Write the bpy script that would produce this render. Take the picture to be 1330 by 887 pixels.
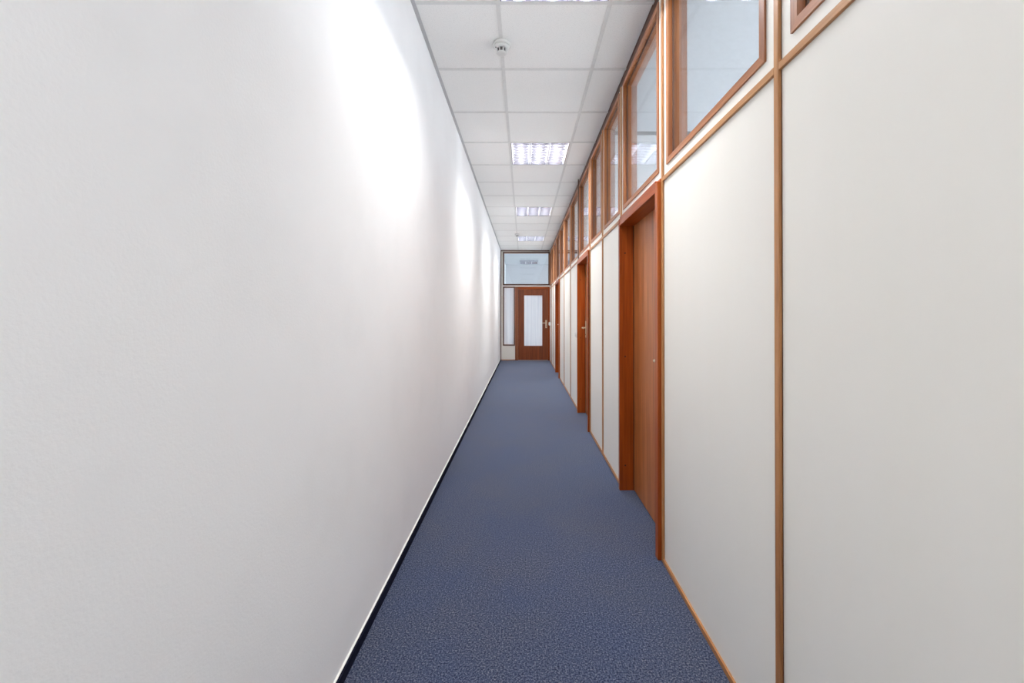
import bpy, bmesh, math
from mathutils import Vector

# ------------------------------------------------------------------ clear
for o in list(bpy.data.objects):
    bpy.data.objects.remove(o)
SC = bpy.context.scene
COL = SC.collection
S = 1.05                      # all measures below are multiplied by this
CAMH = 1.25                   # camera height
CEIL = 2.9815                 # ceiling height

# ------------------------------------------------------------------ camera
FPX = 538.0                   # focal length in pixels of the 1330 px frame
PITCH = math.radians(0.30)
cam = bpy.data.cameras.new('camera')
cam.sensor_fit = 'HORIZONTAL'
cam.sensor_width = 36.0
cam.lens = FPX / 1330.0 * 36.0
cam.shift_x = -(680.0 - 665.0) / 1330.0
cam.shift_y = -((443.5 - 408.0) + FPX * math.tan(PITCH)) / 1330.0
cam.clip_start = 0.02
camo = bpy.data.objects.new('camera', cam)
COL.objects.link(camo)
camo.location = (0, 0, CAMH * S)
camo.rotation_euler = (math.radians(90) + PITCH, 0, 0)
SC.camera = camo

# ------------------------------------------------------------------ world and exposure
w = bpy.data.worlds.new('overcast_sky')
SC.world = w
w.use_nodes = True
bgn = w.node_tree.nodes['Background']
bgn.inputs[0].default_value = (0.92, 0.96, 1.0, 1)
bgn.inputs[1].default_value = 6.0
SC.cycles.diffuse_bounces = 8
SC.cycles.max_bounces = 12
SC.cycles.transparent_max_bounces = 16
SC.view_settings.view_transform = 'Standard'
SC.view_settings.look = 'None'
SC.view_settings.gamma = 1.0
SC.view_settings.use_curve_mapping = False
SC.view_settings.exposure = 0.23
TUBE_POWER = 12.0              # watts of each of the three tubes in a ceiling light
TUBE_COLOR = (1.0, 0.995, 0.985)
TUBE_EMIT = 3.0

# ------------------------------------------------------------------ materials
def srgb(r, g, b):
    f = lambda c: c / 12.92 if c <= 0.04045 else ((c + 0.055) / 1.055) ** 2.4
    return (f(r / 255), f(g / 255), f(b / 255), 1.0)

def new_mat(name):
    m = bpy.data.materials.new(name)
    m.use_nodes = True
    nt = m.node_tree
    return m, nt, nt.nodes['Principled BSDF']

def node(nt, typ, **kw):
    n = nt.nodes.new(typ)
    for k, v in kw.items():
        setattr(n, k, v)
    return n

def pos_map(nt, scale):
    g = node(nt, 'ShaderNodeNewGeometry')
    mp = node(nt, 'ShaderNodeMapping')
    mp.inputs['Scale'].default_value = scale
    nt.links.new(g.outputs['Position'], mp.inputs['Vector'])
    return mp.outputs['Vector']

def noise(nt, vec, scale, detail=3, rough=0.55):
    n = node(nt, 'ShaderNodeTexNoise')
    n.inputs['Scale'].default_value = scale
    n.inputs['Detail'].default_value = detail
    n.inputs['Roughness'].default_value = rough
    nt.links.new(vec, n.inputs['Vector'])
    return n.outputs['Fac']

def ramp(nt, fac, stops):
    r = node(nt, 'ShaderNodeValToRGB')
    e = r.color_ramp.elements
    while len(e) < len(stops):
        e.new(0.5)
    for el, (p, c) in zip(e, stops):
        el.position = p
        el.color = c
    nt.links.new(fac, r.inputs['Fac'])
    return r.outputs['Color']

def bump(nt, b, fac, strength, dist):
    bn = node(nt, 'ShaderNodeBump')
    bn.inputs['Strength'].default_value = strength
    bn.inputs['Distance'].default_value = dist
    nt.links.new(fac, bn.inputs['Height'])
    nt.links.new(bn.outputs['Normal'], b.inputs['Normal'])

def plain(name, col, rough=0.5, metal=0.0, spec=0.5):
    m, nt, b = new_mat(name)
    vec = pos_map(nt, (1, 1, 1))
    f = noise(nt, vec, 35, 2)
    d = tuple(c * 0.95 for c in col[:3]) + (1,)
    nt.links.new(ramp(nt, f, [(0.35, d), (0.65, col)]), b.inputs['Base Color'])
    b.inputs['Roughness'].default_value = rough
    b.inputs['Metallic'].default_value = metal
    b.inputs['Specular IOR Level'].default_value = spec
    return m

def wood(name, dark, mid, light, axis, rough=0.38, fine=55.0, spec=0.5):
    """varnished wood, grain running along one world axis"""
    m, nt, b = new_mat(name)
    sc = [1.0, 1.0, 1.0]
    sc['xyz'.index(axis)] = 0.035
    vec = pos_map(nt, tuple(sc))
    f1 = noise(nt, vec, fine, 5, 0.65)
    f2 = noise(nt, vec, fine * 0.18, 2, 0.5)
    mx = node(nt, 'ShaderNodeMix')
    mx.data_type = 'FLOAT'
    mx.inputs[0].default_value = 0.4
    nt.links.new(f1, mx.inputs[2])
    nt.links.new(f2, mx.inputs[3])
    c = ramp(nt, mx.outputs[0], [(0.33, dark), (0.5, mid), (0.68, light)])
    nt.links.new(c, b.inputs['Base Color'])
    b.inputs['Roughness'].default_value = rough
    b.inputs['Specular IOR Level'].default_value = spec
    bump(nt, b, f1, 0.08, 0.002)
    return m

M = {}
# woodchip wallpaper
m, nt, b = new_mat('white_wallpaper')
vec = pos_map(nt, (1, 1, 1))
f = noise(nt, vec, 2.2, 4, 0.6)
nt.links.new(ramp(nt, f, [(0.25, srgb(238, 239, 240)), (0.5, srgb(242, 243, 244)), (0.8, srgb(243, 244, 245))]), b.inputs['Base Color'])
b.inputs['Roughness'].default_value = 0.75
b.inputs['Specular IOR Level'].default_value = 0.25
bump(nt, b, noise(nt, vec, 130, 3, 0.6), 0.13, 0.004)
M['wallpaper'] = m
# cream laminated panels
m, nt, b = new_mat('cream_laminate')
vec = pos_map(nt, (1, 1, 0.15))
f = noise(nt, vec, 9, 3, 0.5)
nt.links.new(ramp(nt, f, [(0.3, srgb(237, 234, 226)), (0.7, srgb(238, 235, 228))]), b.inputs['Base Color'])
b.inputs['Roughness'].default_value = 0.42
b.inputs['Specular IOR Level'].default_value = 0.4
M['cream'] = m
# carpet
m, nt, b = new_mat('blue_carpet')
vec = pos_map(nt, (1, 1, 1))
fa = noise(nt, vec, 150, 3, 0.75)
fb = noise(nt, vec, 2.2, 3, 0.55)
ca = ramp(nt, fa, [(0.36, srgb(20, 25, 44)), (0.48, srgb(54, 62, 87)), (0.57, srgb(88, 95, 115)), (0.68, srgb(130, 130, 134))])
cb = ramp(nt, fb, [(0.35, (0.87, 0.92, 0.99, 1)), (0.65, (1.04, 1.0, 0.93, 1))])
mx = node(nt, 'ShaderNodeMix')
mx.data_type = 'RGBA'
mx.blend_type = 'MULTIPLY'
mx.inputs[0].default_value = 1.0
nt.links.new(ca, mx.inputs[6])
nt.links.new(cb, mx.inputs[7])
nt.links.new(mx.outputs[2], b.inputs['Base Color'])
b.inputs['Roughness'].default_value = 0.95
b.inputs['Specular IOR Level'].default_value = 0.1
b.inputs['Sheen Weight'].default_value = 0.6
b.inputs['Sheen Roughness'].default_value = 0.4
b.inputs['Sheen Tint'].default_value = (0.55, 0.65, 0.85, 1)
bump(nt, b, fa, 0.1, 0.002)
M['carpet'] = m
# ceiling tile
m, nt, b = new_mat('mineral_tile')
vec = pos_map(nt, (1, 1, 1))
f = noise(nt, vec, 160, 3, 0.7)
nt.links.new(ramp(nt, f, [(0.32, srgb(232, 232, 230)), (0.45, srgb(246, 246, 244)), (0.7, srgb(249, 249, 247))]), b.inputs['Base Color'])
b.inputs['Roughness'].default_value = 0.9
b.inputs['Specular IOR Level'].default_value = 0.2
bump(nt, b, f, 0.15, 0.002)
M['tile'] = m
M['tee'] = plain('painted_tee', srgb(230, 230, 228), 0.5, 0, 0.3)
M['angle'] = plain('painted_wall_angle', srgb(196, 196, 198), 0.5, 0, 0.3)
for ax in 'yz x'.replace(' ', ''):
    M['batten_' + ax] = wood('batten_wood_' + ax, srgb(128, 78, 40), srgb(176, 122, 74), srgb(204, 152, 104), ax, 0.36)
    M['trim_' + ax] = wood('window_trim_wood_' + ax, srgb(118, 68, 38), srgb(166, 108, 70), srgb(194, 138, 98), ax, 0.36)
    M['frame_' + ax] = wood('door_frame_wood_' + ax, srgb(114, 48, 8), srgb(156, 70, 16), srgb(184, 98, 38), ax, 0.34, 40, 0.35)
M['lining_z'] = wood('window_lining_wood_z', srgb(120, 66, 32), srgb(160, 96, 52), srgb(188, 122, 72), 'z', 0.32)
M['leaf'] = wood('door_leaf_veneer', srgb(124, 66, 28), srgb(170, 100, 50), srgb(196, 128, 76), 'z', 0.36, 70)
M['leaf_dark'] = wood('end_door_veneer', srgb(92, 40, 14), srgb(126, 60, 24), srgb(152, 80, 40), 'z', 0.36, 60)
M['dark_wood'] = wood('dark_top_rail_wood', srgb(60, 32, 22), srgb(84, 48, 34), srgb(104, 62, 46), 'y', 0.45)
M['dark_post'] = wood('dark_post_wood', srgb(70, 46, 36), srgb(96, 66, 52), srgb(112, 80, 64), 'z', 0.45)
M['end_jamb'] = wood('end_door_jamb_wood', srgb(98, 50, 26), srgb(136, 78, 46), srgb(160, 98, 64), 'z', 0.38)
M['end_trim_x'] = wood('dark_end_trim_wood', srgb(70, 46, 36), srgb(98, 66, 52), srgb(116, 80, 64), 'x', 0.45)
M['steel'] = plain('brushed_nickel', srgb(226, 216, 192), 0.32, 0.6)
M['plug'] = plain('dark_screw_plug', srgb(60, 26, 12), 0.6)
M['white_plastic'] = plain('white_plastic', srgb(228, 228, 226), 0.4)
M['grey_plastic'] = plain('grey_plastic', srgb(110, 110, 112), 0.5)
M['skirting'] = plain('dark_carpet_skirting', srgb(31, 33, 47), 0.95, 0, 0.02)
M['white_paint'] = plain('white_paint', srgb(240, 240, 236), 0.5)
M['room_white'] = plain('room_white_paint', srgb(236, 238, 240), 0.8, 0, 0.2)
M['room_ceiling'] = plain('room_grey_ceiling', srgb(204, 208, 213), 0.9, 0, 0.2)
M['room_wall'] = plain('room_grey_blue_wall', srgb(210, 212, 216), 0.9, 0, 0.2)
M['room_floor'] = plain('pale_vinyl_floor', srgb(226, 226, 222), 0.6, 0, 0.2)  # pale colour chosen to bounce daylight up to the corridor ceiling
M['louvre'] = plain('satin_aluminium_louvre', srgb(216, 216, 224), 0.13, 0.97)
M['reflector'] = plain('satin_reflector', srgb(232, 232, 238), 0.3, 0.55)
M['housing'] = plain('white_lamp_housing', srgb(238, 238, 240), 0.4)
M['lamp_end'] = plain('grey_lamp_holder', srgb(150, 150, 160), 0.5)
M['rubber'] = plain('black_rubber_seal', srgb(40, 34, 32), 0.7)
M['threshold'] = plain('aluminium_threshold', srgb(180, 176, 170), 0.35, 0.8)
# tube
m, nt, b = new_mat('fluorescent_tube')
vec = pos_map(nt, (1, 1, 1))
cc = ramp(nt, noise(nt, vec, 4, 1), [(0, (1, 0.98, 0.96, 1)), (1, (0.97, 0.98, 1, 1))])
nt.links.new(cc, b.inputs['Emission Color'])
b.inputs['Emission Strength'].default_value = TUBE_EMIT
M['tube'] = m

def glass(name, tint, gain):
    """thin clear pane: straight-through transmission plus grazing reflection"""
    m, nt, b = new_mat(name)
    nt.nodes.remove(b)
    out = nt.nodes['Material Output']
    lw = node(nt, 'ShaderNodeLayerWeight')
    p5 = node(nt, 'ShaderNodeMath', operation='POWER')
    nt.links.new(lw.outputs['Facing'], p5.inputs[0])
    p5.inputs[1].default_value = 5.0
    ma = node(nt, 'ShaderNodeMath', operation='MULTIPLY_ADD', use_clamp=True)
    nt.links.new(p5.outputs[0], ma.inputs[0])
    ma.inputs[1].default_value = 0.95 * gain
    ma.inputs[2].default_value = 0.045
    tr = node(nt, 'ShaderNodeBsdfTransparent')
    vec = pos_map(nt, (1, 1, 1))
    d = tuple(c * 0.985 for c in tint[:3]) + (1,)
    nt.links.new(ramp(nt, noise(nt, vec, 1.5, 1), [(0.3, d), (0.7, tint)]), tr.inputs['Color'])
    gl = node(nt, 'ShaderNodeBsdfGlossy')
    gl.inputs['Roughness'].default_value = 0.02
    gl.inputs['Color'].default_value = (0.93, 0.96, 1.0, 1)
    mx = node(nt, 'ShaderNodeMixShader')
    nt.links.new(ma.outputs[0], mx.inputs[0])
    nt.links.new(tr.outputs[0], mx.inputs[1])
    nt.links.new(gl.outputs[0], mx.inputs[2])
    nt.links.new(mx.outputs[0], out.inputs['Surface'])
    return m
M['glass'] = glass('clear_glass', (0.93, 0.96, 0.98, 1), 1.0)

# ribbed obscure glass: scatters the daylight behind it
m, nt, b = new_mat('ribbed_obscure_glass')
out = nt.nodes['Material Output']
vec = pos_map(nt, (1, 1, 0.02))
f = noise(nt, vec, 38, 2)
c = ramp(nt, f, [(0.35, (0.86, 0.88, 0.92, 1)), (0.65, (0.97, 0.98, 1.0, 1))])
tl = node(nt, 'ShaderNodeBsdfTranslucent')
nt.links.new(c, tl.inputs['Color'])
nt.links.new(c, b.inputs['Base Color'])
b.inputs['Roughness'].default_value = 0.25
bump(nt, b, f, 0.3, 0.003)
mx = node(nt, 'ShaderNodeMixShader')
mx.inputs[0].default_value = 0.72
nt.links.new(b.outputs[0], mx.inputs[1])
nt.links.new(tl.outputs[0], mx.inputs[2])
nt.links.new(mx.outputs[0], out.inputs['Surface'])
M['obscure'] = m

# ------------------------------------------------------------------ mesh helpers
ORG = {}                       # world origin of each object, unscaled

def box_bm(bm, b, bev=0.0):
    x0, x1, y0, y1, z0, z1 = b
    vs = [bm.verts.new((x, y, z)) for x in (x0, x1) for y in (y0, y1) for z in (z0, z1)]
    fs = []
    for q in ((0, 1, 3, 2), (4, 6, 7, 5), (0, 4, 5, 1), (2, 3, 7, 6), (0, 2, 6, 4), (1, 5, 7, 3)):
        fs.append(bm.faces.new([vs[i] for i in q]))
    if bev > 0:
        es = set(e for f in fs for e in f.edges)
        bmesh.ops.bevel(bm, geom=list(es), offset=bev, segments=1, affect='EDGES', profile=0.5)

def link(name, me, mat, parent, org):
    o = bpy.data.objects.new(name, me)
    COL.objects.link(o)
    if mat is not None and me is not None and not me.materials:
        me.materials.append(M[mat])
    ORG[o] = Vector(org)
    po = ORG[parent] if parent is not None else Vector((0, 0, 0))
    if parent is not None:
        o.parent = parent
    o.location = (Vector(org) - po) * S
    return o

def finish(bm, name, org):
    bmesh.ops.recalc_face_normals(bm, faces=bm.faces[:])
    for v in bm.verts:
        v.co = (v.co - Vector(org)) * S
    me = bpy.data.meshes.new(name)
    bm.to_mesh(me)
    bm.free()
    return me

def boxes(name, bl, mat, parent=None, bev=0.0, org=None):
    """one mesh object made of boxes (x0,x1,y0,y1,z0,z1), world measures"""
    if not isinstance(bl, list):
        bl = [bl]
    if org is None:
        a = bl[0]
        org = ((a[0] + a[1]) / 2, (a[2] + a[3]) / 2, min(q[4] for q in bl))
    bm = bmesh.new()
    for q in bl:
        box_bm(bm, q, bev)
    return link(name, finish(bm, name, org), mat, parent, org)

def prism(name, pts, axis, a0, a1, mat, parent=None, org=None, smooth=False):
    """polygon (in the two other axes, in xyz order) swept from a0 to a1 along axis"""
    i = 'xyz'.index(axis)
    def full(p, a):
        q = list(p)
        q.insert(i, a)
        return q
    bm = bmesh.new()
    A = [bm.verts.new(full(p, a0)) for p in pts]
    B = [bm.verts.new(full(p, a1)) for p in pts]
    n = len(pts)
    bm.faces.new(A)
    bm.faces.new(B[::-1])
    for k in range(n):
        f = bm.faces.new((A[k], A[(k + 1) % n], B[(k + 1) % n], B[k]))
        f.smooth = smooth
    if org is None:
        c = Vector((0, 0, 0))
        for v in bm.verts:
            c += v.co
        org = c / len(bm.verts)
    return link(name, finish(bm, name, org), mat, parent, org)

def lathe(name, prof, centre, axis, mat, parent=None, seg=24):
    """profile [(r, h)] turned around a line through centre along axis"""
    i = 'xyz'.index(axis)
    bm = bmesh.new()
    rings = []
    for r, h in prof:
        ring = []
        for k in range(seg):
            t = 2 * math.pi * k / seg
            q = [r * math.cos(t), r * math.sin(t)]
            q.insert(i, h)
            ring.append(bm.verts.new(Vector(q) + Vector(centre)))
        rings.append(ring)
    for a, c in zip(rings[:-1], rings[1:]):
        for k in range(seg):
            f = bm.faces.new((a[k], a[(k + 1) % seg], c[(k + 1) % seg], c[k]))
            f.smooth = True
    bm.faces.new(rings[0])
    bm.faces.new(rings[-1])
    return link(name, finish(bm, name, centre), mat, parent, centre)

def tube(name, pts, r, mat, parent=None, seg=10):
    """round bar through points"""
    bm = bmesh.new()
    P = [Vector(p) for p in pts]
    rings = []
    for k, p in enumerate(P):
        d = (P[min(k + 1, len(P) - 1)] - P[max(k - 1, 0)]).normalized()
        u = d.cross(Vector((0, 0, 1)))
        if u.length < 1e-3:
            u = d.cross(Vector((1, 0, 0)))
        u.normalize()
        v = d.cross(u)
        rings.append([bm.verts.new(p + r * (math.cos(2 * math.pi * j / seg) * u + math.sin(2 * math.pi * j / seg) * v)) for j in range(seg)])
    for a, c in zip(rings[:-1], rings[1:]):
        for k in range(seg):
            f = bm.faces.new((a[k], a[(k + 1) % seg], c[(k + 1) % seg], c[k]))
            f.smooth = True
    bm.faces.new(rings[0])
    bm.faces.new(rings[-1])
    return link(name, finish(bm, name, pts[0]), mat, parent, pts[0])

def empty(name, org, parent=None):
    o = bpy.data.objects.new(name, None)
    o.empty_display_size = 0.05
    COL.objects.link(o)
    ORG[o] = Vector(org)
    if parent is not None:
        o.parent = parent
        o.location = (Vector(org) - ORG[parent]) * S
    else:
        o.location = Vector(org) * S
    return o

def tag(o, label, cat=None, group=None, kind=None):
    o['label'] = label
    if cat:
        o['category'] = cat
    if group:
        o['group'] = group
    if kind:
        o['kind'] = kind
    return o

def struct(o, label=None):
    o['kind'] = 'structure'
    if label:
        o['label'] = label
    return o

def again(src, name, parent, org):
    """copy of a part sharing its mesh"""
    o = src.copy()
    o.name = name
    COL.objects.link(o)
    ORG[o] = Vector(org)
    o.parent = parent
    o.location = (Vector(org) - (ORG[parent] if parent else Vector((0, 0, 0)))) * S
    return o

# ------------------------------------------------------------------ measures
XL = -0.6233                   # face of the wallpapered wall
XP = 0.709                     # face of the cream panels
XB = 0.700                     # front of battens, rails and base strip
XT = 0.7023                    # front of window trim
XC = 0.682                     # front of door frames
XI = 0.785                     # room side of the partition
YB = -1.9                      # behind the camera
YE = 11.2                      # end wall face
YF = 14.5                      # far wall of the room beyond
XO = 3.9                       # added outer wall with daylight openings
RAIL0, RAIL1 = CAMH + 0.670, CAMH + 0.692
PTOP = CAMH + 1.640

# ------------------------------------------------------------------ floor, walls, slabs
struct(boxes('floor', (XL - 0.1, XO + 0.2, YB - 0.1, YF + 0.1, -0.08, 0), 'carpet'), 'dark blue speckled carpet floor of the corridor')
struct(boxes('wall_left', (XL - 0.1, XL, YB - 0.1, YF, 0, 3.1), 'wallpaper'), 'long plain white textured wall facing the wooden partition')
bl = struct(boxes('baseboard_left', (XL, XL + 0.014, YB, YE, 0, 0.040), 'skirting'), 'thin dark carpet skirting along the white wall')
boxes('cap_strip', (XL, XL + 0.007, YB, YE, 0.0401, 0.0420), 'white_paint', bl)
struct(boxes('wall_back', (XL, XO, YB - 0.1, YB, 0, 3.1), 'wallpaper'), 'white wall closing the corridor behind the viewer')
struct(boxes('ceiling_slab', (XL - 0.1, XO + 0.2, YB - 0.1, YF + 0.1, 3.1, 3.2), 'room_white'), 'concrete slab hidden above the suspended ceiling')

# ------------------------------------------------------------------ suspended ceiling
XTEE = (-0.1426, 0.482)
XEND = 0.7243
ROW0, ROWD = 0.417 - 4 * 0.625, 0.625
rows = [ROW0 + ROWD * k for k in range(0, 23)]
rows = [r for r in rows if r < YE - 0.02]
edges = [YB] + [r for r in rows if r > YB + 0.05] + [YE]
ceil = struct(empty('ceiling', ((XL + XEND) / 2, (YB + YE) / 2, CEIL)), 'white suspended ceiling of square mineral tiles in a metal grid')
LAMP_ROWS = [0.417 + 0.625 * k for k in (-2, 2, 6, 10, 14)]  # first row is an unseen light added behind the camera
def is_lamp(y):
    return any(abs(y - l) < 0.01 for l in LAMP_ROWS)
src = {}
cols = [(XL, XTEE[0]), (XTEE[0], XTEE[1]), (XTEE[1], XEND)]
for a, c in zip(edges[:-1], edges[1:]):
    for ci, (p, q) in enumerate(cols):
        if ci == 1 and is_lamp(a):
            continue
        key = (ci, round(c - a, 3))
        cx, cy = (p + q) / 2, (a + c) / 2
        if key not in src:
            src[key] = boxes('tile', (p + 0.003, q - 0.003, a + 0.003, c - 0.003, CEIL, CEIL + 0.015), 'tile', ceil)
        else:
            again(src[key], 'tile', ceil, (cx, cy, CEIL))
for x in XTEE:
    boxes('main_runner', [(x - 0.012, x + 0.012, YB, YE, CEIL - 0.004, CEIL), (x - 0.002, x + 0.002, YB, YE, CEIL, CEIL + 0.035)], 'tee', ceil)
tsrc = {}
for r in edges[1:-1]:
    for ci, (p, q) in enumerate(cols):
        p2 = p + (0.012 if ci else 0.022)
        q2 = q - (0.012 if ci < 2 else 0.0)
        if ci not in tsrc:
            tsrc[ci] = boxes('cross_tee', (p2, q2, r - 0.012, r + 0.012, CEIL - 0.0035, CEIL), 'tee', ceil, org=((p2 + q2) / 2, r, CEIL))
        else:
            again(tsrc[ci], 'cross_tee', ceil, ((p2 + q2) / 2, r, CEIL))
boxes('wall_angle', [(XL, XL + 0.022, YB, YE, CEIL - 0.004, CEIL), (XL, XL + 0.002, YB, YE, CEIL, CEIL + 0.03)], 'angle', ceil)

# ------------------------------------------------------------------ partition on the right
BC = [-1.707, -0.756, 0.195, 1.146, 2.097, 2.990, 3.690, 4.385, 5.300, 6.220, 7.190, 8.050, 8.950, 9.760, 10.46, 11.17]
DOORS = {4: 0, 7: 1, 11: 2}          # bay index -> door
HB = 0.011
wr = struct(empty('wall_right', (XP, (YB + YE) / 2, 0)), 'partition of cream panels, wooden battens, doors and clerestory windows')
bmst = [(XP + 0.0005, XEND - 0.0005, c - 0.013, c + 0.013, 0.0, PTOP) for c in BC[1:-1]]
for q in bmst:
    boxes('stud', q, 'dark_wood', wr)
boxes('top_rail', (XEND, XI, YB, YE, PTOP + 0.0005, 3.1), 'dark_wood', wr)
for k, c in enumerate(BC[1:-1]):
    tall = abs(c - 5.30) < 0.01
    hasdoor = (k + 1 in DOORS) or (k in DOORS)
    boxes('batten', (XB - (0.004 if tall else 0), XP + 0.0004, c - HB, c + HB, 0.0, CEIL - 0.006 if tall else PTOP), 'dark_post' if tall else 'batten_z', wr, 0.0012)
bb = struct(empty('baseboard_right', (XB, (YB + YE) / 2, 0)), 'slim wooden base strip under the cream panels')
for i in range(len(BC) - 1):
    a, c = BC[i], BC[i + 1]
    a = max(a, YB)
    c = min(c, YE)
    if i not in DOORS:
        boxes('panel', (XP, XI, a + 0.0135, c - 0.0135 if c < YE - 0.05 else YE, 0.0, CAMH + 0.681), 'cream', wr)
        boxes('rail', (XB, XP + 0.0004, a + HB + 0.0003, c - HB - 0.0003, RAIL0, RAIL1), 'batten_y', wr, 0.0012)
        boxes('base_strip', (XB, XP - 0.0003, a + HB + 0.0003, c - HB - 0.0003, 0.0, 0.022), 'batten_y', bb, 0.001)

# doors -------------------------------------------------------------
def lever(parent, y, z, sgn, leafx):
    """handle set on a leaf facing -x: long plate, neck and lever, lever pointing along sgn*y"""
    hp = boxes('handle_plate', (leafx - 0.007, leafx, y - 0.020, y + 0.020, z - 0.125, z + 0.085), 'steel', parent, 0.003)
    tube('handle_lever', [(leafx - 0.006, y, z), (leafx - 0.035, y, z), (leafx - 0.047, y + sgn * 0.006, z), (leafx - 0.052, y + sgn * 0.02, z), (leafx - 0.052, y + sgn * 0.07, z), (leafx - 0.050, y + sgn * 0.118, z - 0.002)], 0.0085, 'steel', hp)
    lathe('lock_cylinder', [(0.008, 0), (0.008, -0.004)], (leafx - 0.007, y, z - 0.085), 'x', 'plug', hp, 12)

LEAFX = 0.784
dlab = ['mahogany door in a deep frame, first beyond the wide cream panels',
        'mahogany door with nickel handle, second along the partition',
        'mahogany door by the end of the partition, third along it']
def make_door(bay, n):
    a, c = BC[bay] + HB + 0.0008, BC[bay + 1] - HB - 0.0008
    j0, j1 = a + 0.040, c - 0.033
    h0, h1 = CAMH + 0.630, CAMH + 0.691
    d = struct(empty('door_%d' % (n + 1), (XP, (a + c) / 2, 0)), dlab[n])
    boxes('jamb', (XC, XI + 0.05, a, j0, 0.0, h0 + 0.048), 'frame_z', d, 0.0015)
    far = boxes('jamb', (XC, XI + 0.05, j1, c, 0.0, h0 + 0.048), 'frame_z', d, 0.0015)
    boxes('head', (XC + 0.002, XI + 0.05, j0, j1, h0, h1), 'frame_y', d, 0.0015)
    boxes('head_cover', (XB - 0.004, XP - 0.0003, a, c, h0 + 0.0484, h1 + 0.001), 'frame_y', d, 0.001)
    boxes('head_infill', (XP, XI, a, c, h0 + 0.0484, h1), 'frame_y', d)
    lf = boxes('leaf', (LEAFX, LEAFX + 0.04, j0 + 0.0015, j1 - 0.0015, 0.006, h0 - 0.0015), 'leaf', d)
    boxes('door_seal', [(LEAFX - 0.004, LEAFX - 0.0005, j1 - 0.006, j1 - 0.0003, 0.006, h0 - 0.002)], 'rubber', d)
    for z in (1.684, 0.949, 0.177):
        lathe('screw_plug', [(0.006, 0.0), (0.006, -0.0015)], (0.722, j1 + 0.0002, z), 'y', 'plug', far, 12)
    if n == 0:
        lever(lf, j0 + 0.060, 0.99, 1, LEAFX)
    else:
        lever(lf, j1 - 0.060, 1.08 if n == 1 else 1.03, -1, LEAFX)
for bay, n in DOORS.items():
    make_door(bay, n)

WLAB = ['clerestory window behind the viewer, farthest from the end door',
        'clerestory window behind the viewer, beside the back wall one',
        'clerestory window cut off by the top of the picture, above the widest cream panel',
        'large clerestory window over the cream panel just before the first door',
        'clerestory window directly above the first mahogany door',
        'narrow clerestory window just beyond the first door',
        'narrow clerestory window just before the second door',
        'clerestory window directly above the second door',
        'clerestory window just beyond the second door, next to the dark post',
        'clerestory window midway between the second and third doors',
        'clerestory window just before the third door',
        'clerestory window directly above the third door',
        'clerestory window just beyond the third door',
        'last clerestory window but one before the end wall',
        'last clerestory window, meeting the end wall']
# clerestory windows ---------------------------------------------------
WZ0, WZ1 = CAMH + 0.738, CAMH + 1.632
TW = 0.027
XG = 0.730
def mitred(parent, a, c, z0, z1, x0, x1, tw, mats):
    """four mitred trim pieces around a rectangle in the y-z plane"""
    prism('trim', [(a, z0), (c, z0), (c - tw, z0 + tw), (a + tw, z0 + tw)], 'x', x0, x1, mats[0], parent)
    prism('trim', [(a, z1), (c, z1), (c - tw, z1 - tw), (a + tw, z1 - tw)], 'x', x0, x1, mats[0], parent)
    prism('trim', [(a, z0), (a, z1), (a + tw, z1 - tw), (a + tw, z0 + tw)], 'x', x0, x1, mats[1], parent)
    prism('trim', [(c, z0), (c, z1), (c - tw, z1 - tw), (c - tw, z0 + tw)], 'x', x0, x1, mats[1], parent)

def ring(a, c, z0, z1, t, x0, x1):
    return [(x0, x1, a, a + t, z0, z1), (x0, x1, c - t, c, z0, z1), (x0, x1, a + t, c - t, z0, z0 + t), (x0, x1, a + t, c - t, z1 - t, z1)]

for i in range(len(BC) - 1):
    a, c = max(BC[i], YB), min(BC[i + 1], YE)
    lo = CAMH + 0.6815 if i not in DOORS else RAIL1 + 0.0005
    last = c > YE - 0.05
    y0, y1 = a + HB + 0.048, c - HB - (0.048 if not last else 0.02)
    # cream surround
    hz0, hz1, hy0, hy1 = WZ0 + 0.008, WZ1 - 0.008, y0 + 0.008, y1 - 0.008
    p0, p1 = a + 0.0135, (c - 0.0135 if not last else YE)
    boxes('upper_panel', [(XP, XI, p0, p1, lo, hz0), (XP, XI if hz1 > PTOP else XEND - 0.0005, p0, p1, hz1, PTOP), (XP, XI, p0, hy0, hz0, hz1), (XP, XI, hy1, p1, hz0, hz1)], 'cream', wr)
    wd = struct(empty('window_%d' % (i + 1), (XP, (y0 + y1) / 2, WZ0)), WLAB[i])
    mitred(wd, y0, y1, WZ0, WZ1, XT, XP - 0.0002, TW, ('trim_y', 'trim_z'))
    boxes('lining', ring(hy0 + 0.0002, hy1 - 0.0002, hz0 + 0.0002, hz1 - 0.0002, 0.0186, XP, XI + 0.012), 'lining_z', wd)
    boxes('glazing_bead', ring(y0 + TW, y1 - TW, WZ0 + TW, WZ1 - TW, 0.007, XG - 0.006, XG - 0.0005), 'dark_post', wd)
    boxes('pane', (XG, XG + 0.006, y0 + TW, y1 - TW, WZ0 + TW, WZ1 - TW), 'glass', wd)

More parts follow.
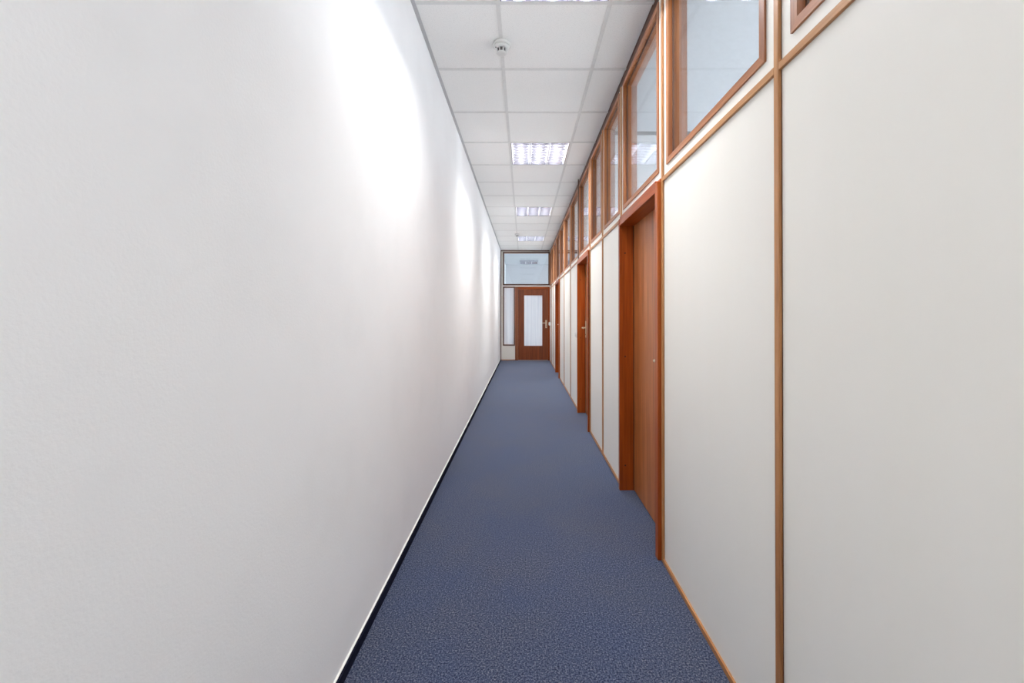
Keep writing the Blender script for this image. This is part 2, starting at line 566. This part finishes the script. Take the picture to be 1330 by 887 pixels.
# ------------------------------------------------------------------ end wall
y0 = YE
we = struct(boxes('wall_end', [
    (XL, -0.545, y0, y0 + 0.08, 0, CEIL),
    (-0.545, XI, y0, y0 + 0.08, 2.915, 3.1),
    (-0.545, XI, y0, y0 + 0.08, 1.992, 2.045),
    (0.700, XI, y0, y0 + 0.08, 2.045, 2.915),
    (-0.545, -0.229, y0, y0 + 0.08, 0.0, 0.420),
    (0.716, XI, y0, y0 + 0.08, 0, 1.992),
    (XL, -0.545, y0, y0 + 0.08, CEIL, 3.1)], 'cream', org=(0, y0, 0)), 'cream end wall with transom, sidelight and glazed door')
boxes('corner_batten', (XL, XL + 0.022, y0 - 0.010, y0 - 0.0003, 0.0, CEIL - 0.006), 'dark_post', we, 0.001)
boxes('top_batten', (XL + 0.0225, 0.7, y0 - 0.010, y0 - 0.0003, CEIL - 0.030, CEIL - 0.006), 'dark_wood', we, 0.001)
boxes('base_batten', (XL + 0.0225, -0.2295, y0 - 0.010, y0 - 0.0003, 0.0, 0.022), 'trim_x', we, 0.001)

def end_window(name, x0, x1, z0, z1, tw, pane, label):
    wd = struct(empty(name, ((x0 + x1) / 2, y0, z0)), label)
    f, bk = y0 - 0.010, y0 - 0.0003
    for pts, mt in (([(x0, z0), (x1, z0), (x1 - tw, z0 + tw), (x0 + tw, z0 + tw)], 'end_trim_x'),
                    ([(x0, z1), (x1, z1), (x1 - tw, z1 - tw), (x0 + tw, z1 - tw)], 'end_trim_x'),
                    ([(x0, z0), (x0, z1), (x0 + tw, z1 - tw), (x0 + tw, z0 + tw)], 'dark_post'),
                    ([(x1, z0), (x1, z1), (x1 - tw, z1 - tw), (x1 - tw, z0 + tw)], 'dark_post')):
        prism('trim', pts, 'y', f, bk, mt, wd)
    t = tw * 0.6
    q = tw * 0.4
    boxes('lining', [(x0 + q, x0 + tw, y0, y0 + 0.085, z0 + q, z1 - q), (x1 - tw, x1 - q, y0, y0 + 0.085, z0 + q, z1 - q),
                     (x0 + tw, x1 - tw, y0, y0 + 0.085, z0 + q, z0 + tw), (x0 + tw, x1 - tw, y0, y0 + 0.085, z1 - tw, z1 - q)], 'lining_z', wd)
    boxes('pane', (x0 + tw, x1 - tw, y0 + 0.035, y0 + 0.041, z0 + tw, z1 - tw), pane, wd)
    return wd
end_window('window_16', -0.560, 0.7085, 2.030, 2.935, 0.036, 'glass', 'wide clear transom window above the end door')
end_window('window_17', -0.560, -0.231, 0.400, 1.993, 0.030, 'obscure', 'tall narrow sidelight of obscure glass beside the end door')

d4 = struct(empty('door_4', (0.25, y0, 0)), 'mahogany end door with a tall obscure glass pane and nickel handle')
boxes('jamb', (-0.229, -0.148, y0 - 0.012, y0 + 0.085, 0.0, 1.987), 'end_jamb', d4, 0.0015)
boxes('jamb', (0.658, 0.7085, y0 - 0.012, y0 + 0.085, 0.0, 1.987), 'frame_z', d4, 0.0015)
boxes('head', (-0.1478, 0.6578, y0 - 0.011, y0 + 0.085, 1.918, 1.987), 'frame_x', d4, 0.0015)
lx0, lx1, lz1 = -0.1465, 0.6565, 1.9165
gx0, gx1, gz0, gz1 = 0.005, 0.519, 0.382, 1.770
ly0, ly1 = y0 + 0.004, y0 + 0.044
leaf = boxes('leaf', [(lx0, gx0, ly0, ly1, 0.012, lz1), (gx1, lx1, ly0, ly1, 0.012, lz1),
                      (gx0, gx1, ly0, ly1, 0.012, gz0), (gx0, gx1, ly0, ly1, gz1, lz1)], 'leaf_dark', d4, org=(0.25, y0, 0.01))
boxes('glass_bead', [(gx0, gx0 + 0.012, ly0 - 0.002, ly0 + 0.010, gz0, gz1), (gx1 - 0.012, gx1, ly0 - 0.002, ly0 + 0.010, gz0, gz1),
                     (gx0 + 0.012, gx1 - 0.012, ly0 - 0.002, ly0 + 0.010, gz0, gz0 + 0.012), (gx0 + 0.012, gx1 - 0.012, ly0 - 0.002, ly0 + 0.010, gz1 - 0.012, gz1)], 'leaf_dark', leaf)
boxes('glass_pane', (gx0 + 0.0005, gx1 - 0.0005, ly0 + 0.012, ly0 + 0.018, gz0, gz1), 'obscure', leaf)
hp = boxes('handle_plate', (0.588, 0.634, ly0 - 0.008, ly0, 0.875, 1.088), 'steel', leaf, 0.003)
tube('handle_lever', [(0.611, ly0 - 0.007, 1.012), (0.611, ly0 - 0.040, 1.012), (0.604, ly0 - 0.050, 1.012), (0.59, ly0 - 0.054, 1.012), (0.50, ly0 - 0.052, 1.010)], 0.011, 'steel', hp)
lathe('lock_cylinder', [(0.009, 0), (0.009, -0.004)], (0.611, ly0 - 0.008, 0.925), 'y', 'plug', hp, 12)
boxes('threshold', (-0.147, 0.657, y0 - 0.02, y0 + 0.06, 0.0, 0.010), 'threshold', d4, 0.001)

# ------------------------------------------------------------------ rooms behind the glass, outer wall and pale floor added for light
struct(boxes('ceiling_rooms', [(XI + 0.001, XO, YB, YF, CEIL, 3.1), (XL, XI, YE + 0.081, YF, CEIL, 3.1)], 'room_ceiling', org=(2, 6, CEIL)), 'plain white ceiling of the rooms behind the glass')
struct(boxes('wall_far', (XL - 0.1, XO + 0.2, YF, YF + 0.1, 0, 3.1), 'room_wall'), 'pale wall of the room beyond the transom glass')
fac = [(XO, XO + 0.2, YB, YF, 0, 0.75), (XO, XO + 0.2, YB, YF, 2.25, 3.1)]  # added openings, kept low so daylight rises through the clerestory
yy = YB
while yy < YF - 0.1:
    fac.append((XO, XO + 0.2, yy, min(yy + 0.35, YF), 0.75, 2.25))
    yy += 2.3
struct(boxes('wall_outer', fac, 'room_white', org=(XO, 6, 0)), 'outer wall with big daylight openings, seen only through glass')
struct(boxes('floor_rooms', [(XI + 0.06, XO, YB, YE, 0.001, 0.006), (XL, XO, YE + 0.09, YF, 0.001, 0.006)], 'room_floor', org=(2.3, 6, 0)), 'pale vinyl floor of the rooms behind the glass')  # added over the carpet to reflect daylight upwards
dv = struct(boxes('wall_room', (XI + 0.02, XO, 3.93, 4.03, 0, CEIL), 'room_white'), 'pale cross wall seen through the clerestory windows')
boxes('wall_top_trim', (XI + 0.02, XO, 3.915, 3.93, CEIL - 0.03, CEIL), 'grey_plastic', dv)
dv = struct(boxes('wall_room_2', (XI + 0.02, XO, 7.55, 7.65, 0, CEIL), 'room_white'), 'pale cross wall seen through the distant clerestory windows')

# ------------------------------------------------------------------ ceiling lights
def make_light(y0, label, power, src=None, drop=0.0):
    xa, xb = XTEE[0] + 0.0125, XTEE[1] - 0.0125
    ya, yb = y0 + 0.0125, y0 + 0.625 - 0.0125
    cx, cy = (xa + xb) / 2, (ya + yb) / 2
    zb = CEIL - 0.002 - drop
    L = empty('ceiling_light', (cx, cy, zb))
    tag(L, label, 'ceiling light', 'louvred ceiling lights along the corridor')
    if src is not None:
        for ch in src.children:
            if ch.type != 'MESH':
                continue
            c = ch.copy()
            COL.objects.link(c)
            c.parent = L
            for g in ch.children:
                d = g.copy()
                COL.objects.link(d)
                d.parent = c
    else:
        zt = zb + 0.116
        boxes('housing', [(xa, xb, ya, yb, zt, zt + 0.004), (xa, xa + 0.003, ya, yb, zb, zt), (xb - 0.003, xb, ya, yb, zb, zt),
                          (xa + 0.003, xb - 0.003, ya, ya + 0.003, zb, zt), (xa + 0.003, xb - 0.003, yb - 0.003, yb, zb, zt)], 'louvre', L, org=(cx, cy, zb))
        x0, x1 = xa + 0.004, xb - 0.004
        q0, q1 = ya + 0.004, yb - 0.004
        cw = (x1 - x0) / 3.0
        zl = zb + 0.001
        zh = zl + 0.050
        zbl = zl + 0.033
        # reflector sides and V dividers
        for k in (1, 2):
            xm = x0 + cw * k
            prism('divider', [(xm - 0.004, zl), (xm + 0.004, zl), (xm + 0.034, zh), (xm - 0.034, zh)], 'y', q0, q1, 'reflector', L)
        prism('side_reflector', [(x0, zl), (x0 + 0.004, zl), (x0 + 0.030, zh), (x0, zh)], 'y', q0, q1, 'reflector', L)
        prism('side_reflector', [(x1, zl), (x1 - 0.004, zl), (x1 - 0.030, zh), (x1, zh)], 'y', q0, q1, 'reflector', L)
        nb = 8
        bsrc = [None] * 3
        for k in range(3):
            ca, cb = x0 + cw * k + 0.006, x0 + cw * (k + 1) - 0.006
            cc = (ca + cb) / 2
            for j in range(nb):
                ym = q0 + (q1 - q0) * (j + 0.5) / nb
                if bsrc[k] is None:
                    # blade follows the cell's taper
                    bm = bmesh.new()
                    pr = [(ca + 0.001, zl), (cb - 0.001, zl), (cb - 0.0145, zbl), (ca + 0.0145, zbl)]
                    A = [bm.verts.new((p, ym - 0.0035, z)) for p, z in pr[:2]] + [bm.verts.new((p, ym - 0.0066, z)) for p, z in pr[2:]]
                    B = [bm.verts.new((p, ym + 0.0035, z)) for p, z in pr[:2]] + [bm.verts.new((p, ym + 0.0066, z)) for p, z in pr[2:]]
                    bm.faces.new(A)
                    bm.faces.new(B[::-1])
                    for e in range(4):
                        bm.faces.new((A[e], A[(e + 1) % 4], B[(e + 1) % 4], B[e]))
                    bsrc[k] = link('louvre_blade', finish(bm, 'louvre_blade', (cc, ym, zl)), 'louvre', L, (cc, ym, zl))
                else:
                    again(bsrc[k], 'louvre_blade', L, (cc, ym, zl))
            tb = tube('fluorescent_tube', [(cc, q0 + 0.012, zb + 0.098), (cc, q1 - 0.012, zb + 0.098)], 0.013, 'tube', L, 12)
            for ha, hb in ((q0, q0 + 0.012), (q1 - 0.012, q1)):
                boxes('tube_holder', (cc - 0.014, cc + 0.014, ha, hb, zb + 0.082, zb + 0.1155), 'lamp_end', tb)
    if power > 0:
        x0, x1 = xa + 0.004, xb - 0.004
        cw = (x1 - x0) / 3.0
        for k in range(3):
            la = bpy.data.lights.new('tube_light', 'AREA')
            la.shape = 'RECTANGLE'
            la.size = 0.026 * S
            la.size_y = 0.56 * S
            la.energy = power
            la.spread = math.radians(150)
            la.color = TUBE_COLOR
            lo = bpy.data.objects.new('tube_light', la)
            COL.objects.link(lo)
            lo.parent = L
            lo.location = Vector((x0 + cw * (k + 0.5) - cx, 0, 0.0840)) * S
    return L
labels = [
          'recessed louvred ceiling light straight above the viewer, outside the picture',
          'recessed louvred ceiling light just before the big smoke detector, above the picture',
          'largest louvred ceiling light in view, next beyond the big smoke detector',
          'middle louvred ceiling light of the three in view',
          'small louvred ceiling light beside the distant smoke detector']
first = None
for r, lb, q in zip(LAMP_ROWS, labels, (0.82, 0.88, 1.1, 1.2, 1.25)):
    o = make_light(r, lb, TUBE_POWER * q, first)
    if first is None:
        first = o
o = make_light(13.25, 'dim louvred ceiling light seen through the transom glass', 0, first, 0.05)

# ------------------------------------------------------------------ smoke detectors
def detector(x, y, label, body):
    d = empty('smoke_detector', (x, y, CEIL - 0.004))
    tag(d, label, 'smoke detector', 'smoke detectors on the grid')
    z = CEIL - 0.004
    lathe('base', [(0.055, 0), (0.057, -0.004), (0.057, -0.014), (0.054, -0.018)], (x, y, z), 'z', 'white_plastic', d, 40)
    bd = lathe('body', [(0.050, -0.018), (0.046, -0.027), (0.036, -0.032), (0.032, -0.033)], (x, y, z), 'z', 'white_plastic', d, 40)
    lathe('sensor_core', [(0.025, -0.033), (0.025, -0.058)], (x, y, z), 'z', 'grey_plastic', d, 24)
    s = None
    for k in range(8):
        t = 2 * math.pi * (k + 0.5) / 8
        px, py = x + 0.030 * math.cos(t), y + 0.030 * math.sin(t)
        lathe('cage_rib', [(0.0042, -0.0328), (0.0042, -0.0585)], (px, py, z), 'z', 'white_plastic', d, 8)
    lathe('cap', [(0.034, -0.0585), (0.032, -0.062), (0.022, -0.065), (0.006, -0.0665)], (x, y, z), 'z', 'white_plastic', d, 32)
    lathe('indicator', [(0.0035, 0), (0.0035, -0.003)], (x - 0.036, y - 0.022, z - 0.0335), 'z', 'grey_plastic', bd, 10)
detector(-0.1400, 2.640, 'large round white smoke detector on the ceiling grid before the first ceiling light', 'white')
detector(-0.1350, 8.900, 'tiny smoke detector beside the last ceiling light near the end door', 'white')

# ------------------------------------------------------------------ light switches
def switch(ya, yb, z0, z1, x0, label):
    d = empty('light_switch', (XP, (ya + yb) / 2, z0))
    tag(d, label, 'light switch', 'surface light switches on the partition')
    boxes('box', (x0 + 0.010, XP - 0.0003, ya, yb, z0, z1), 'white_plastic', d, 0.003)
    boxes('rocker', (x0, x0 + 0.0098, ya + 0.012, yb - 0.012, z0 + 0.012, z1 - 0.012), 'white_plastic', d, 0.002)
switch(5.345, 5.420, 0.945, 1.020, 0.668, 'white light switch on the cream panel just beyond the second door')
switch(10.72, 10.80, 0.955, 1.045, 0.652, 'white light switch on the partition beside the end door handle')
